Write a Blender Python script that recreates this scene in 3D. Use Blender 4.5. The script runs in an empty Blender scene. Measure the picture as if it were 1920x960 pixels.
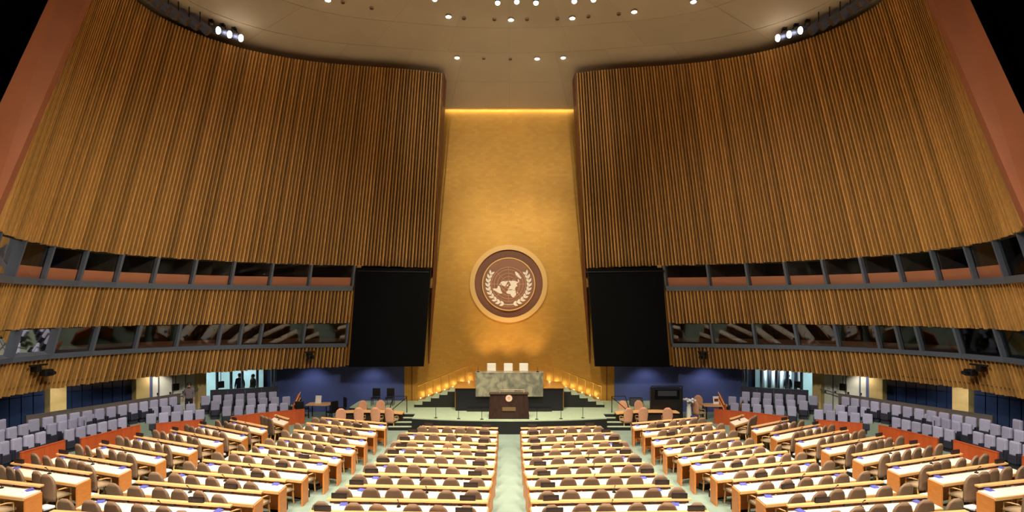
import bpy, bmesh, math, random
from mathutils import Vector, Matrix
import numpy as np
random.seed(7)
R = math.radians
scene = bpy.context.scene
COL = scene.collection

# ------------------------------------------------------------------ camera, world, lights, exposure
cam_d = bpy.data.cameras.new('camera'); cam = bpy.data.objects.new('camera', cam_d); COL.objects.link(cam)
cam.location = (0, 0, 6.2); cam.rotation_euler = (R(90), 0, 0)
cam_d.sensor_width = 36; cam_d.lens = 20.0
cam_d.shift_x = 5/1920; cam_d.shift_y = 95/1920
cam_d.clip_end = 300
scene.camera = cam
w = bpy.data.worlds.new('world'); scene.world = w; w.use_nodes = True
w.node_tree.nodes['Background'].inputs[0].default_value = (0.05, 0.045, 0.04, 1)
w.node_tree.nodes['Background'].inputs[1].default_value = 0.2
vs = scene.view_settings
vs.view_transform = 'Standard'; vs.look = 'None'; vs.gamma = 1; vs.use_curve_mapping = False
vs.exposure = 0.0
scene.cycles.max_bounces = 6; scene.cycles.diffuse_bounces = 4

def lamp(kind, name, loc, energy, color=(1, .86, .68), target=None, size=.3, angle=100, blend=.7, sy=None):
    d = bpy.data.lights.new(name, kind); d.energy = energy; d.color = color
    if kind == 'SPOT': d.spot_size = R(angle); d.spot_blend = blend; d.shadow_soft_size = size
    elif kind == 'AREA':
        d.size = size
        if sy: d.shape = 'RECTANGLE'; d.size_y = sy
    else: d.shadow_soft_size = size
    o = bpy.data.objects.new(name, d); COL.objects.link(o); o.location = loc
    t = Vector(target) if target else Vector(loc) - Vector((0, 0, 1))
    o.rotation_euler = (t - Vector(loc)).to_track_quat('-Z', 'Y').to_euler()
    return o
# dome downlights over the floor (warm white)
for (x, y, e) in [(-11, 22, 1), (-5, 23, 1), (0, 24.5, 1.15), (5, 23, 1), (11, 22, 1), (-12, 15, 1), (-5.5, 16, 1), (0, 17, 1.0), (5.5, 16, 1), (12, 15, 1)]:
    lamp('SPOT', 'house_light', (x*.8, y - 3.5, 18.7), 7600*e, (1, .88, .72), target=(x, y, 0), size=.4, angle=62, blend=.8)
for (x, y) in [(-7, 4), (0, 3), (7, 4)]:
    lamp('SPOT', 'house_light', (x, y, 18.2), 15000 if x else 8500, (1, .88, .72), target=(x*1.1, y + 12, 0), size=.4, angle=58, blend=.8)
# stage lights in the dome track
for x in (-3, 0, 3):
    lamp('SPOT', 'stage_light', (x, 19, 19.6), 2500, (1, .90, .76), target=(x*.5, 29.6, 1.0), size=.3, angle=26, blend=.7)
# gold wall washers
for x in (-4, 4):
    lamp('SPOT', 'gold_wash', (x, 12.0, 18.2), 2300, (1, .88, .64), target=(0, 33.5, 15), size=.4, angle=42, blend=1.0)
    lamp('SPOT', 'gold_wash', (x, 10.0, 18.0), 7200, (1, .88, .60), target=(0, 33.5, 3.6), size=.4, angle=42, blend=1.0)
# cove lamp along the head of the gold wall and added spots for the warm glow above the rostrum
lamp('AREA', 'cove_light', (0, 33.38, 17.86), 32, (1, .80, .45), target=(0, 33.62, 17.0), size=7.6, sy=.12)
for x in (-1.6, 0, 1.6): lamp('SPOT', 'rostrum_uplight', (x, 31.75, 2.3), 430, (1, .68, .34), target=(x*.7, 33.6, 5.3), size=.25, angle=62, blend=1.0)
# added fill spots that brighten the slat walls
for s in (-1, 1):
    lamp('SPOT', 'wall_wash', (s*-4, 9, 17.5), 9600, (1, .93, .76), target=(s*15, 28, 3.5), size=.5, angle=54, blend=1.0)
    lamp('SPOT', 'wall_wash', (s*-3, 5, 17.0), 7000, (1, .93, .76), target=(s*18, 20, 3), size=.5, angle=54, blend=1.0)
    lamp('SPOT', 'upper_wall_light', (s*-6, 12, 18.3), 1300, (1, .45, .2), target=(s*14, 27, 15.5), size=.4, angle=60, blend=1.0)  # added red fill that warms the upper slats
    # side seating
    lamp('SPOT', 'house_light', (s*8, 15, 18.4), 6500, (1, .92, .84), target=(s*18.3, 23, .8), size=.4, angle=34, blend=.9)
    lamp('SPOT', 'house_light', (s*6, 18, 18.8), 4800, (1, .92, .84), target=(s*15.5, 29.5, .8), size=.4, angle=26, blend=.9)
    lamp('POINT', 'gallery_light', (s*21, 11, 14), 90, (.6, .75, 1.0), size=.4)  # added dim bluish fill so the outer side walls read navy
    # lamps in the soffit under the side galleries
    for (x, y, e) in [(8, 32.4, 34), (11.5, 32.4, 34)]:
        lamp('SPOT', 'soffit_light', (s*x, y, 2.65), e*1.3, (.95, .95, 1.0), target=(s*x, 33.45, .9), size=.1, angle=120, blend=.8)
    for (x, y) in [(22.1, 22.5), (21.0, 27), (18.9, 30.6), (21.9, 19.0)]:
        lamp('SPOT', 'soffit_light', (s*x, y, 2.6), 75 if y > 30 else 150, (1, .90, .72), target=(s*(x + .9), y + .5, .6), size=.1, angle=130, blend=.8)

# ------------------------------------------------------------------ colours and materials
def lin(c):
    c /= 255
    return c/12.92 if c <= .04045 else ((c + .055)/1.055)**2.4
def rgb(r, g, b): return (lin(r), lin(g), lin(b), 1)

def mat(name, col, rough=.6, metal=0, noise=0, nscale=8, rand=0, emit=0, stretch=None, bump=0, spec=.5):
    m = bpy.data.materials.new(name); m.use_nodes = True
    nt = m.node_tree; b = nt.nodes['Principled BSDF']
    b.inputs['Roughness'].default_value = rough; b.inputs['Metallic'].default_value = metal
    b.inputs['Specular IOR Level'].default_value = spec
    b.inputs['Base Color'].default_value = col
    src = None
    if noise:
        tc = nt.nodes.new('ShaderNodeTexCoord'); mp = nt.nodes.new('ShaderNodeMapping')
        nz = nt.nodes.new('ShaderNodeTexNoise'); nz.inputs['Scale'].default_value = nscale; nz.inputs['Detail'].default_value = 4
        if stretch: mp.inputs['Scale'].default_value = stretch
        nt.links.new(tc.outputs['Object'], mp.inputs[0]); nt.links.new(mp.outputs[0], nz.inputs['Vector'])
        mr = nt.nodes.new('ShaderNodeMapRange'); mr.inputs[1].default_value = .3; mr.inputs[2].default_value = .7
        mr.inputs[3].default_value = 1 - noise; mr.inputs[4].default_value = 1 + noise
        nt.links.new(nz.outputs['Fac'], mr.inputs[0]); src = mr.outputs[0]
        if bump:
            bp = nt.nodes.new('ShaderNodeBump'); bp.inputs['Strength'].default_value = bump
            nt.links.new(nz.outputs['Fac'], bp.inputs['Height']); nt.links.new(bp.outputs[0], b.inputs['Normal'])
    if rand:
        oi = nt.nodes.new('ShaderNodeObjectInfo'); mr2 = nt.nodes.new('ShaderNodeMapRange')
        mr2.inputs[3].default_value = 1 - rand; mr2.inputs[4].default_value = 1 + rand
        nt.links.new(oi.outputs['Random'], mr2.inputs[0])
        if src:
            mu = nt.nodes.new('ShaderNodeMath'); mu.operation = 'MULTIPLY'
            nt.links.new(src, mu.inputs[0]); nt.links.new(mr2.outputs[0], mu.inputs[1]); src = mu.outputs[0]
        else: src = mr2.outputs[0]
    if src:
        mx = nt.nodes.new('ShaderNodeVectorMath'); mx.operation = 'SCALE'
        mx.inputs[0].default_value = col[:3]; nt.links.new(src, mx.inputs['Scale'])
        nt.links.new(mx.outputs[0], b.inputs['Base Color'])
    if emit:
        b.inputs['Emission Color'].default_value = col; b.inputs['Emission Strength'].default_value = emit
    return m
M = {}
M['slat'] = mat('slat wood', rgb(196, 146, 80), .5, 0, .16, 3, .26, stretch=(6, 6, .5))
M['slat_back'] = mat('slat backing', rgb(58, 30, 12), .85)
M['jamb'] = mat('red brown jamb wood', rgb(118, 62, 40), .5, 0, .1, 5)
M['terracotta'] = mat('terracotta panel', rgb(158, 92, 60), .7, 0, .05, 1.5)
M['sill'] = mat('orange sill panel', rgb(232, 148, 102), .6, 0, .05, 1.5)
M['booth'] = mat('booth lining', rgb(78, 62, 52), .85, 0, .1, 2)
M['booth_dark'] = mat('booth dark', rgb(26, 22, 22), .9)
M['frame'] = mat('blue grey metal', rgb(96, 104, 120), .45, .2)
M['ceiling'] = mat('plaster panel', rgb(200, 180, 152), .8, 0, .05, .6, .035)
M['ceil_back'] = mat('ceiling joint', rgb(176, 152, 122), .9)
M['carpet'] = mat('green carpet', rgb(124, 141, 127), .95, 0, .10, 1.2)
M['tread'] = mat('pale green stair carpet', rgb(162, 178, 148), .9, 0, .06, 4)
M['black'] = mat('black fascia', rgb(16, 17, 18), .5)
M['matte_black'] = mat('black matte', rgb(9, 9, 12), .45)
M['screen'] = mat('dark screen', rgb(5, 6, 11), .5, spec=.12)
M['navy'] = mat('navy outer wall', rgb(42, 50, 80), .9)
M['blue_wall'] = mat('blue fabric wall', rgb(72, 84, 140), .8, 0, .12, .7)
M['navy_panel'] = mat('navy glazed panel', rgb(34, 47, 82), .2, 0, .1, 2)
M['beige'] = mat('beige stone pillar', rgb(196, 170, 116), .6, 0, .08, 3)
M['door_white'] = mat('cream door', rgb(206, 206, 200), .5, 0, .04, 3)
M['lobby'] = mat('lobby wall', rgb(198, 218, 222), .8, 0, .12, .8)
M['desk_wood'] = mat('orange desk wood', rgb(222, 136, 62), .4, 0, .10, 4, .05, stretch=(1, 1, 6))
M['ledge_wood'] = mat('light ledge wood', rgb(228, 176, 116), .4, 0, .08, 6, .05, stretch=(.5, 4, 4))
M['desk_top'] = mat('pale desk top', rgb(236, 226, 208), .45, 0, .03, 3)
M['parapet'] = mat('orange parapet wood', rgb(178, 78, 34), .45, 0, .12, 2, .05, stretch=(3, 3, .5))
M['grey_parapet'] = mat('grey brown parapet', rgb(96, 88, 84), .7, 0, .08, 3)
M['chair_fab'] = mat('taupe chair upholstery', rgb(136, 108, 84), .75, 0, .05, 10, .14)
M['chair_seat'] = mat('tan chair seat', rgb(178, 152, 120), .8, 0, .05, 10, .1)
M['chair_wood'] = mat('light chair wood', rgb(214, 168, 108), .45, 0, .06, 8)
M['pink_fab'] = mat('pink tan upholstery', rgb(206, 150, 118), .75, 0, .05, 10, .08)
M['blue_seat'] = mat('lavender blue seat fabric', rgb(156, 156, 184), .85, 0, .05, 12, .16)
M['seat_dark'] = mat('dark seat shell', rgb(40, 42, 56), .6)
M['booklet'] = mat('blue booklet cover', rgb(84, 88, 176), .6)
M['paper'] = mat('white paper', rgb(236, 236, 240), .8)
M['plate'] = mat('nameplate black', rgb(34, 26, 24), .4)
M['plate_face'] = mat('nameplate face', rgb(46, 30, 26), .5)
M['lens'] = mat('lamp lens', (1, .93, .82, 1), .4, emit=14)
M['stair_lamp'] = mat('stair lamp', (1, .72, .34, 1), .4, emit=3)
M['lens_off'] = mat('unlit lamp', rgb(96, 76, 54), .5)
M['rim'] = mat('lamp rim', rgb(170, 145, 112), .5, .2)
M['spot_body'] = mat('blue grey spotlight body', rgb(104, 112, 142), .4, .3)
M['lectern'] = mat('dark granite lectern', rgb(52, 34, 30), .3, 0, .35, 6, stretch=(3, 3, .6))
M['podium'] = mat('black podium', rgb(14, 15, 24), .4)
M['landing'] = mat('amber landing wood', rgb(186, 130, 60), .4, 0, .1, 4)
M['white'] = mat('white upholstery', rgb(240, 236, 226), .6)
M['bronze'] = mat('bronze', rgb(150, 120, 84), .35, .6)
M['rail_gold'] = mat('gold handrail', rgb(222, 170, 78), .35, .7)
M['em_ring'] = mat('emblem ring', rgb(226, 184, 118), .45, .2)
M['em_disc'] = mat('emblem brown disc', rgb(126, 82, 62), .6, 0, .06, 2)
M['em_white'] = mat('emblem white', rgb(250, 240, 232), .5)
M['em_med'] = mat('emblem medallion brown', rgb(150, 104, 84), .6, 0, .05, 2)
M['em_line'] = mat('emblem grid line', rgb(206, 160, 132), .5)
M['skin'] = mat('skin', rgb(176, 126, 100), .6)
M['hair'] = mat('black hair', rgb(18, 15, 15), .5)
M['grey_cloth'] = mat('grey mauve cloth', rgb(112, 100, 108), .85)
M['dark_cloth'] = mat('dark cloth', rgb(24, 24, 32), .85)
M['olive_cloth'] = mat('olive brown cloth', rgb(104, 92, 74), .85, 0, .3, 9)
M['green'] = mat('green leaf', rgb(70, 110, 60), .6)
M['blue_bin'] = mat('deep blue plastic', rgb(40, 60, 140), .5)

# gold leaf: square leaves with faint tonal variation
def gold():
    m = bpy.data.materials.new('gold leaf'); m.use_nodes = True; nt = m.node_tree; b = nt.nodes['Principled BSDF']
    tc = nt.nodes.new('ShaderNodeTexCoord'); mp = nt.nodes.new('ShaderNodeMapping'); mp.inputs['Rotation'].default_value = (R(90), 0, 0)
    br = nt.nodes.new('ShaderNodeTexBrick'); br.inputs['Scale'].default_value = 1.6; br.inputs['Mortar Size'].default_value = .004
    br.inputs['Color1'].default_value = rgb(220, 168, 78); br.inputs['Color2'].default_value = rgb(212, 158, 70); br.inputs['Mortar'].default_value = rgb(200, 146, 62)
    nz = nt.nodes.new('ShaderNodeTexNoise'); nz.inputs['Scale'].default_value = .5; nz.inputs['Detail'].default_value = 5
    mx = nt.nodes.new('ShaderNodeMixRGB'); mx.blend_type = 'MULTIPLY'; mx.inputs[0].default_value = .35
    nt.links.new(tc.outputs['Object'], mp.inputs[0]); nt.links.new(mp.outputs[0], br.inputs['Vector']); nt.links.new(tc.outputs['Object'], nz.inputs['Vector'])
    nt.links.new(br.outputs['Color'], mx.inputs[1]); nt.links.new(nz.outputs['Fac'], mx.inputs[2]); nt.links.new(mx.outputs[0], b.inputs['Base Color'])
    b.inputs['Metallic'].default_value = .45; b.inputs['Roughness'].default_value = .42
    return m
M['gold'] = gold()
def marble():
    m = bpy.data.materials.new('grey green marble'); m.use_nodes = True; nt = m.node_tree; b = nt.nodes['Principled BSDF']
    tc = nt.nodes.new('ShaderNodeTexCoord'); nz = nt.nodes.new('ShaderNodeTexNoise'); nz.inputs['Scale'].default_value = 1.6; nz.inputs['Detail'].default_value = 8; nz.inputs['Distortion'].default_value = 1.5
    cr = nt.nodes.new('ShaderNodeValToRGB'); e = cr.color_ramp.elements
    e[0].position = .35; e[0].color = rgb(104, 105, 94); e[1].position = .62; e[1].color = rgb(156, 153, 130)
    x = e.new(.5); x.color = rgb(134, 132, 114)
    nt.links.new(tc.outputs['Object'], nz.inputs['Vector']); nt.links.new(nz.outputs['Fac'], cr.inputs[0]); nt.links.new(cr.outputs[0], b.inputs['Base Color'])
    b.inputs['Roughness'].default_value = .25
    return m
M['marble'] = marble()
def glass(name, tint, refl):
    m = bpy.data.materials.new(name); m.use_nodes = True; nt = m.node_tree; nt.nodes.clear()
    o = nt.nodes.new('ShaderNodeOutputMaterial'); mx = nt.nodes.new('ShaderNodeMixShader'); t = nt.nodes.new('ShaderNodeBsdfTransparent'); g = nt.nodes.new('ShaderNodeBsdfGlossy')
    t.inputs[0].default_value = tint; g.inputs['Roughness'].default_value = .03; g.inputs[0].default_value = (1, 1, 1, 1)
    lw = nt.nodes.new('ShaderNodeFresnel'); lw.inputs[0].default_value = refl
    nt.links.new(lw.outputs[0], mx.inputs[0]); nt.links.new(t.outputs[0], mx.inputs[1]); nt.links.new(g.outputs[0], mx.inputs[2]); nt.links.new(mx.outputs[0], o.inputs[0])
    return m
M['glass'] = glass('booth glass', (.85, .87, .9, 1), 1.12)
M['glass_hi'] = glass('low booth glass', (.6, .63, .65, 1), 1.5)
M['glass_door'] = glass('clear glass', (.9, .96, .97, 1), 1.3)

# ------------------------------------------------------------------ mesh helpers
class MB:
    def __init__(s): s.v = []; s.f = []
    def add(s, vs, fs):
        n = len(s.v); s.v += [tuple(p) for p in vs]; s.f += [tuple(i + n for i in f) for f in fs]; return s
    def box(s, c, d, rz=0, bevel=0, mtx=None):
        x, y, z = d[0]/2, d[1]/2, d[2]/2
        P = [Vector(p) for p in ((-x, -y, -z), (x, -y, -z), (x, y, -z), (-x, y, -z), (-x, -y, z), (x, -y, z), (x, y, z), (-x, y, z))]
        F = [(0, 3, 2, 1), (4, 5, 6, 7), (0, 1, 5, 4), (1, 2, 6, 5), (2, 3, 7, 6), (3, 0, 4, 7)]
        if bevel:
            bm = bmesh.new(); V = [bm.verts.new(p) for p in P]
            for f in F: bm.faces.new([V[i] for i in f])
            bmesh.ops.bevel(bm, geom=bm.edges[:], offset=bevel, segments=2, profile=.6, affect='EDGES')
            bm.verts.index_update(); P = [v.co.copy() for v in bm.verts]; F = [tuple(v.index for v in f.verts) for f in bm.faces]; bm.free()
        if mtx is not None: P = [mtx @ p for p in P]
        elif rz: m = Matrix.Rotation(rz, 3, 'Z'); P = [m @ p for p in P]
        c = Vector(c)
        return s.add([p + c for p in P], F)
    def hexa(s, P): return s.add(P, [(0, 3, 2, 1), (4, 5, 6, 7), (0, 1, 5, 4), (1, 2, 6, 5), (2, 3, 7, 6), (3, 0, 4, 7)])
    def prism(s, poly, z0, z1):
        n = len(poly)
        V = [(p[0], p[1], z0) for p in poly] + [(p[0], p[1], z1) for p in poly]
        F = [tuple(range(n))[::-1], tuple(range(n, 2*n))] + [(i, (i + 1) % n, n + (i + 1) % n, n + i) for i in range(n)]
        return s.add(V, F)
    def prism_y(s, poly, y0, y1):     # poly in (x,z)
        n = len(poly)
        V = [(p[0], y0, p[1]) for p in poly] + [(p[0], y1, p[1]) for p in poly]
        F = [tuple(range(n)), tuple(range(n, 2*n))[::-1]] + [(i, n + i, n + (i + 1) % n, (i + 1) % n) for i in range(n)]
        return s.add(V, F)
    def cyl(s, p0, p1, r0, r1=None, n=12):
        r1 = r0 if r1 is None else r1
        p0, p1 = Vector(p0), Vector(p1); d = (p1 - p0).normalized()
        a = d.orthogonal().normalized(); b = d.cross(a)
        V = []
        for p, r in ((p0, r0), (p1, r1)):
            V += [p + (a*math.cos(2*math.pi*i/n) + b*math.sin(2*math.pi*i/n))*r for i in range(n)]
        F = [tuple(range(n))[::-1], tuple(range(n, 2*n))] + [(i, (i + 1) % n, n + (i + 1) % n, n + i) for i in range(n)]
        return s.add(V, F)
    def tube(s, pts, r, n=6, closed=False):
        pts = [Vector(p) for p in pts]; m = len(pts); V = []; F = []
        for k, p in enumerate(pts):
            if closed: d = pts[(k + 1) % m] - pts[k - 1]
            else: d = pts[min(k + 1, m - 1)] - pts[max(k - 1, 0)]
            d.normalize(); up = Vector((0, 1, 0)) if abs(d.y) < .9 else Vector((0, 0, 1))
            a = d.cross(up).normalized(); b = d.cross(a)
            V += [p + (a*math.cos(2*math.pi*i/n) + b*math.sin(2*math.pi*i/n))*r for i in range(n)]
        for k in range(m if closed else m - 1):
            k2 = (k + 1) % m
            F += [(k*n + i, k*n + (i + 1) % n, k2*n + (i + 1) % n, k2*n + i) for i in range(n)]
        if not closed: F += [tuple(range(n))[::-1], tuple(range((m - 1)*n, m*n))]
        return s.add(V, F)
    def ball(s, c, r, sc=(1, 1, 1), n=10, m=7):
        c = Vector(c); V = [c + Vector((0, 0, r*sc[2]))]; F = []
        for j in range(1, m):
            t = math.pi*j/m
            V += [c + Vector((r*sc[0]*math.sin(t)*math.cos(2*math.pi*i/n), r*sc[1]*math.sin(t)*math.sin(2*math.pi*i/n), r*sc[2]*math.cos(t))) for i in range(n)]
        V.append(c - Vector((0, 0, r*sc[2])))
        F += [(0, 1 + i, 1 + (i + 1) % n) for i in range(n)]
        for j in range(m - 2): F += [(1 + j*n + i, 1 + (j + 1)*n + i, 1 + (j + 1)*n + (i + 1) % n, 1 + j*n + (i + 1) % n) for i in range(n)]
        e = len(V) - 1; F += [(e, 1 + (m - 2)*n + (i + 1) % n, 1 + (m - 2)*n + i) for i in range(n)]
        return s.add(V, F)
    def ring(s, ro, ri, y0, y1, n=64):   # annulus facing -y, axis y
        V = []
        for r in (ro, ri):
            for y in (y0, y1): V += [(r*math.cos(2*math.pi*i/n), y, r*math.sin(2*math.pi*i/n)) for i in range(n)]
        F = []
        for i in range(n):
            j = (i + 1) % n
            F += [(i, j, n + j, n + i), (2*n + j, 2*n + i, 3*n + i, 3*n + j), (j, i, 2*n + i, 2*n + j), (n + i, n + j, 3*n + j, 3*n + i)]
        return s.add(V, F)
    def data(s, name, m, smooth=False):
        me = bpy.data.meshes.new(name); me.from_pydata(s.v, [], s.f); me.materials.append(M[m] if isinstance(m, str) else m)
        if smooth: me.shade_smooth()
        me.update(); return me
    def build(s, name, m, parent=None, loc=None, rz=0, smooth=False):
        return link(name, s.data(name, m, smooth), parent, loc, rz)
def link(name, me, parent=None, loc=None, rz=0):
    o = bpy.data.objects.new(name, me); COL.objects.link(o)
    if parent: o.parent = parent
    if loc is not None: o.location = loc
    if rz: o.rotation_euler = (0, 0, rz)
    return o
def tag(o, label=None, cat=None, group=None, kind=None):
    if label: o['label'] = label
    if cat: o['category'] = cat
    if group: o['group'] = group
    if kind: o['kind'] = kind
    return o
def empty(name, loc, rz=0):
    o = bpy.data.objects.new(name, None); o.empty_display_size = .2; COL.objects.link(o); o.location = loc; o.rotation_euler = (0, 0, rz); return o
def copy_tree(o, parent=None):
    c = o.copy(); COL.objects.link(c); c.parent = parent
    for ch in list(o.children): copy_tree(ch, c)
    return c
ORD = ['zeroth', 'first', 'second', 'third', 'fourth', 'fifth', 'sixth', 'seventh', 'eighth', 'ninth', 'tenth', 'eleventh', 'twelfth', 'thirteenth', 'fourteenth', 'fifteenth', 'sixteenth']

# ------------------------------------------------------------------ the hall's curved, inward leaning shell
YA, ZA, HZ = 21.073, 62.128, 6.2
PH = np.radians([0, 20, 40, 60, 80, 100, 120]); RC = [11.833, 12.761, 14.054, 17.895, 19.775, 17.694, 16.807]
CO = np.polyfit(PH, RC, 5)
def shell(deg, z, k=1.0, side=-1, out=0.0):
    ph = R(deg); r = float(np.polyval(CO, ph))*k*(ZA - z)/(ZA - HZ) + out
    return Vector((side*r*math.sin(ph), YA + r*math.cos(ph), z))
def tangent(deg, z, k, side):
    return (shell(deg + .3, z, k, side) - shell(deg - .3, z, k, side)).normalized()
def zf(x, y): return max(0.0, (21 - (y - x*x/50))*.055)
SIDE = {-1: 'left', 1: 'right'}

# floor: level at the front, gently raked towards the back
mb = MB(); nx, ny = 49, 47
for j in range(ny):
    for i in range(nx):
        x = -24 + i; y = -6 + j*40/(ny - 1); mb.v.append((x, y, min(zf(x, y), 1.6)))
for j in range(ny - 1):
    for i in range(nx - 1): a = j*nx + i; mb.f.append((a, a + 1, a + nx + 1, a + nx))
tag(mb.build('floor', 'carpet', smooth=True), kind='structure')
# outer shell
for s in (-1, 1):
    mb = MB(); degs = list(range(30, 127, 4))
    for d in degs:
        for z in (2.75, 19.6): mb.v.append(shell(d, z, 1.17, s))
    for i in range(len(degs) - 1): mb.f.append((2*i, 2*i + 1, 2*i + 3, 2*i + 2))
    tag(mb.build('wall_outer_' + SIDE[s], 'navy'), kind='structure')
    mb = MB().box((s*24.5, 14, 11), (.4, 44, 24)); tag(mb.build('wall_' + SIDE[s], 'navy'), kind='structure')
mb = MB().box((0, -6, 11), (49, .4, 24)); tag(mb.build('wall_back', 'booth'), kind='structure')
mb = MB().box((0, 36.8, 11), (49, .4, 24)); tag(mb.build('wall_front_outer', 'navy'), kind='structure')

# slatted walls
def slat_wall(name, s, d0, d1, zb, zt, k, pitch):
    mb = MB(); degs = [d0 + (d1 - d0)*i/60 for i in range(61)]
    for d in degs:
        a, b = zb(d), zt(d)
        for out in (.15, .32):
            mb.v.append(shell(d, a, k, s, out)); mb.v.append(shell(d, b, k, s, out))
    for i in range(60):
        a = 4*i
        mb.f += [(a, a + 1, a + 5, a + 4), (a + 2, a + 6, a + 7, a + 3), (a, a + 4, a + 6, a + 2), (a + 1, a + 3, a + 7, a + 5)]
    e = 240; mb.f += [(0, 2, 3, 1), (e, e + 1, e + 3, e + 2)]
    root = tag(mb.build(name, 'slat_back'), kind='structure')
    d = d0 + .3
    while d < d1 - .3:
        t = tangent(d, HZ, k, s); P = []
        wv = .041*random.uniform(.9, 1.08)
        for z in (zb(d) - random.uniform(.0, .05), zt(d) + .0):
            c0 = shell(d, z, k, s, 0.0); c1 = shell(d, z, k, s, .17)
            sc = (ZA - z)/(ZA - HZ)
            P += [c0 - t*wv*.8*sc, c0 + t*wv*.8*sc, c1 + t*wv*1.15*sc, c1 - t*wv*1.15*sc]
        MB().hexa(P).build('slat', 'slat', root)
        step = (shell(d + .1, HZ, k, s) - shell(d, HZ, k, s)).length*10
        d += pitch/step
    return root
def cz(v): return lambda d: v
ub = lambda d: 8.388 + .0873*R(d) + .0915*R(d)**2
lb = lambda d: 2.98 - .21*R(d) - .103*R(d)**2
for s in (-1, 1):
    n = SIDE[s]
    slat_wall('wall_upper_' + n, s, 21.2, 101.5, ub, cz(18.6), .988, .187)
    slat_wall('wall_middle_' + n, s, 39.1, 104, cz(5.3), cz(7.08), .996, .187)
    slat_wall('wall_lower_' + n, s, 39.0, 104, lb, cz(3.9), 1.0, .187)
    # red-brown jamb closing the wall beside the gold wall
    P = []
    for z in (2.85, 18.6):
        a = shell(21.0, z, .988, s, -.03); b = shell(20.78, z, .988, s, -.03)
        P += [a, b, b + Vector((0, 1.1, 0)), a + Vector((0, 1.1, 0))]
    tag(MB().hexa(P).build('trim_jamb_' + n, 'jamb'), kind='structure')
    # slim slat post between the booth windows and the screen
    P = []
    for z in (2.85, 8.5):
        a = shell(38.3, z, .99, s, -.02); b = shell(39.1, z, .99, s, -.02); o = shell(38.7, z, .99, s, .4) - shell(38.7, z, .99, s, 0)
        P += [a, b, b + o, a + o]
    tag(MB().hexa(P).build('trim_post_' + n, 'slat'), kind='structure')
    # terracotta pilaster ending the upper wall
    def W(px, py, t): return Vector(((px - 955)/1066*t*(1 if s < 0 else -1), t, 6.2 - (py - 575)/1066*t))
    A = [W(-50, 495, 16.9), W(-50, 302, 16.1), W(143, -110, 17.2), W(213, -120, 18.0)]
    o = Vector((s*.50, .72, 0))
    # order: lower inner, lower outer, upper outer, upper inner
    V = A + [p + o for p in A]
    tag(MB().add(V, [(0, 1, 2, 3), (7, 6, 5, 4), (0, 4, 5, 1), (1, 5, 6, 2), (2, 6, 7, 3), (3, 7, 4, 0)]).build('trim_pilaster_' + n, 'terracotta'), kind='structure')

# booth windows
UPD = [39.6, 47.34, 53.4, 58.9, 64.03, 68.96, 73.57, 78.28, 83.22, 88.27, 94.86, 101]
LOL = [39.5, 46.97, 53.36, 56.13, 58.92, 64.11, 68.97, 74.01, 78.79, 83.86, 90.06]
LOR = [39.5, 46.54, 52.92, 58.58, 63.67, 68.58, 71.04, 73.44, 78.13, 83.4, 89.56]
wn = 0
for s in (-1, 1):
    for band, degs in (('up', UPD), ('lo', LOL if s < 0 else LOR)):
        k = .992 if band == 'up' else .998
        for i in range(len(degs) - 1):
            wn += 1; d0, d1 = degs[i], degs[i + 1]
            if band == 'up': z0, zt0, zt1 = 7.08, ub(d0), ub(d1)
            else: z0, zt0, zt1 = 3.9, 5.3, 5.3
            rh = .26 if band == 'up' else .22
            def seg(za, zb_, a, b, o0, o1, zc=None, zd=None):
                zc = zb_ if zc is None else zc
                return [shell(a, za, k, s, o0), shell(b, za, k, s, o0), shell(b, za, k, s, o1), shell(a, za, k, s, o1),
                        shell(a, zb_, k, s, o0), shell(b, zc, k, s, o0), shell(b, zc, k, s, o1), shell(a, zb_, k, s, o1)]
            root = tag(MB().hexa(seg(z0, z0 + rh, d0, d1, -.06, .5)).build('window_%d' % wn, 'frame'), kind='structure')
            zs = z0 + rh
            pw = .30
            MB().hexa(seg(zs, zt0, d0 - pw*.5, d0 + pw*.5, -.05, .18, zt0)).build('post', 'frame', root)
            if i == len(degs) - 2: MB().hexa(seg(zs, zt1, d1 - pw*.5, d1 + pw*.5, -.05, .18)).build('post', 'frame', root)
            MB().hexa(seg(zs, zt0, d0 + pw*.6, d1 - pw*.6, .14, .16, zt1)).build('pane', 'glass' if band == 'up' else 'glass_hi', root)
            ph = .48 if band == 'up' else .30
            MB().hexa(seg(zs, zs + ph, d0 + .2, d1 - .2, .19, .24)).build('sill_panel', 'sill', root)
            MB().hexa(seg(z0, zt0, d0 - .1, d0 + .1, .32, 1.9, zt0)).build('partition', 'booth', root)
            # top rail under the slats
            MB().hexa(seg(zt0 - .06, zt0 + .12, d0, d1, .12, .34, zt1 + .12)).build('head_rail', 'booth_dark', root)
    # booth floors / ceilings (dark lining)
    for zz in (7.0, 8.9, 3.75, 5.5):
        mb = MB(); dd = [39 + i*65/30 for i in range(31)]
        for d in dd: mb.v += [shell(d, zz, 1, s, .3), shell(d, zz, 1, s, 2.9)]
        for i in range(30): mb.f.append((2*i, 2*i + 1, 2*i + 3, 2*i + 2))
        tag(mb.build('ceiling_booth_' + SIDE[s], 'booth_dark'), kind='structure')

# gold wall and blue walls
o = MB().box((0, 33.75, 9.4), (12.4, .3, 18.8)).build('wall_gold', 'gold'); tag(o, kind='structure')
for x in (-5.75, 5.75): tag(MB().box((x, 33.59, 1.9), (.05, .03, 3.4)).build('trim_gold_seam', 'jamb'), kind='structure')
for s in (-1, 1):
    tag(MB().box((s*9.95, 33.65, 2.1), (7.5, .3, 4.2)).build('wall_blue_' + SIDE[s], 'blue_wall'), kind='structure')

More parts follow.
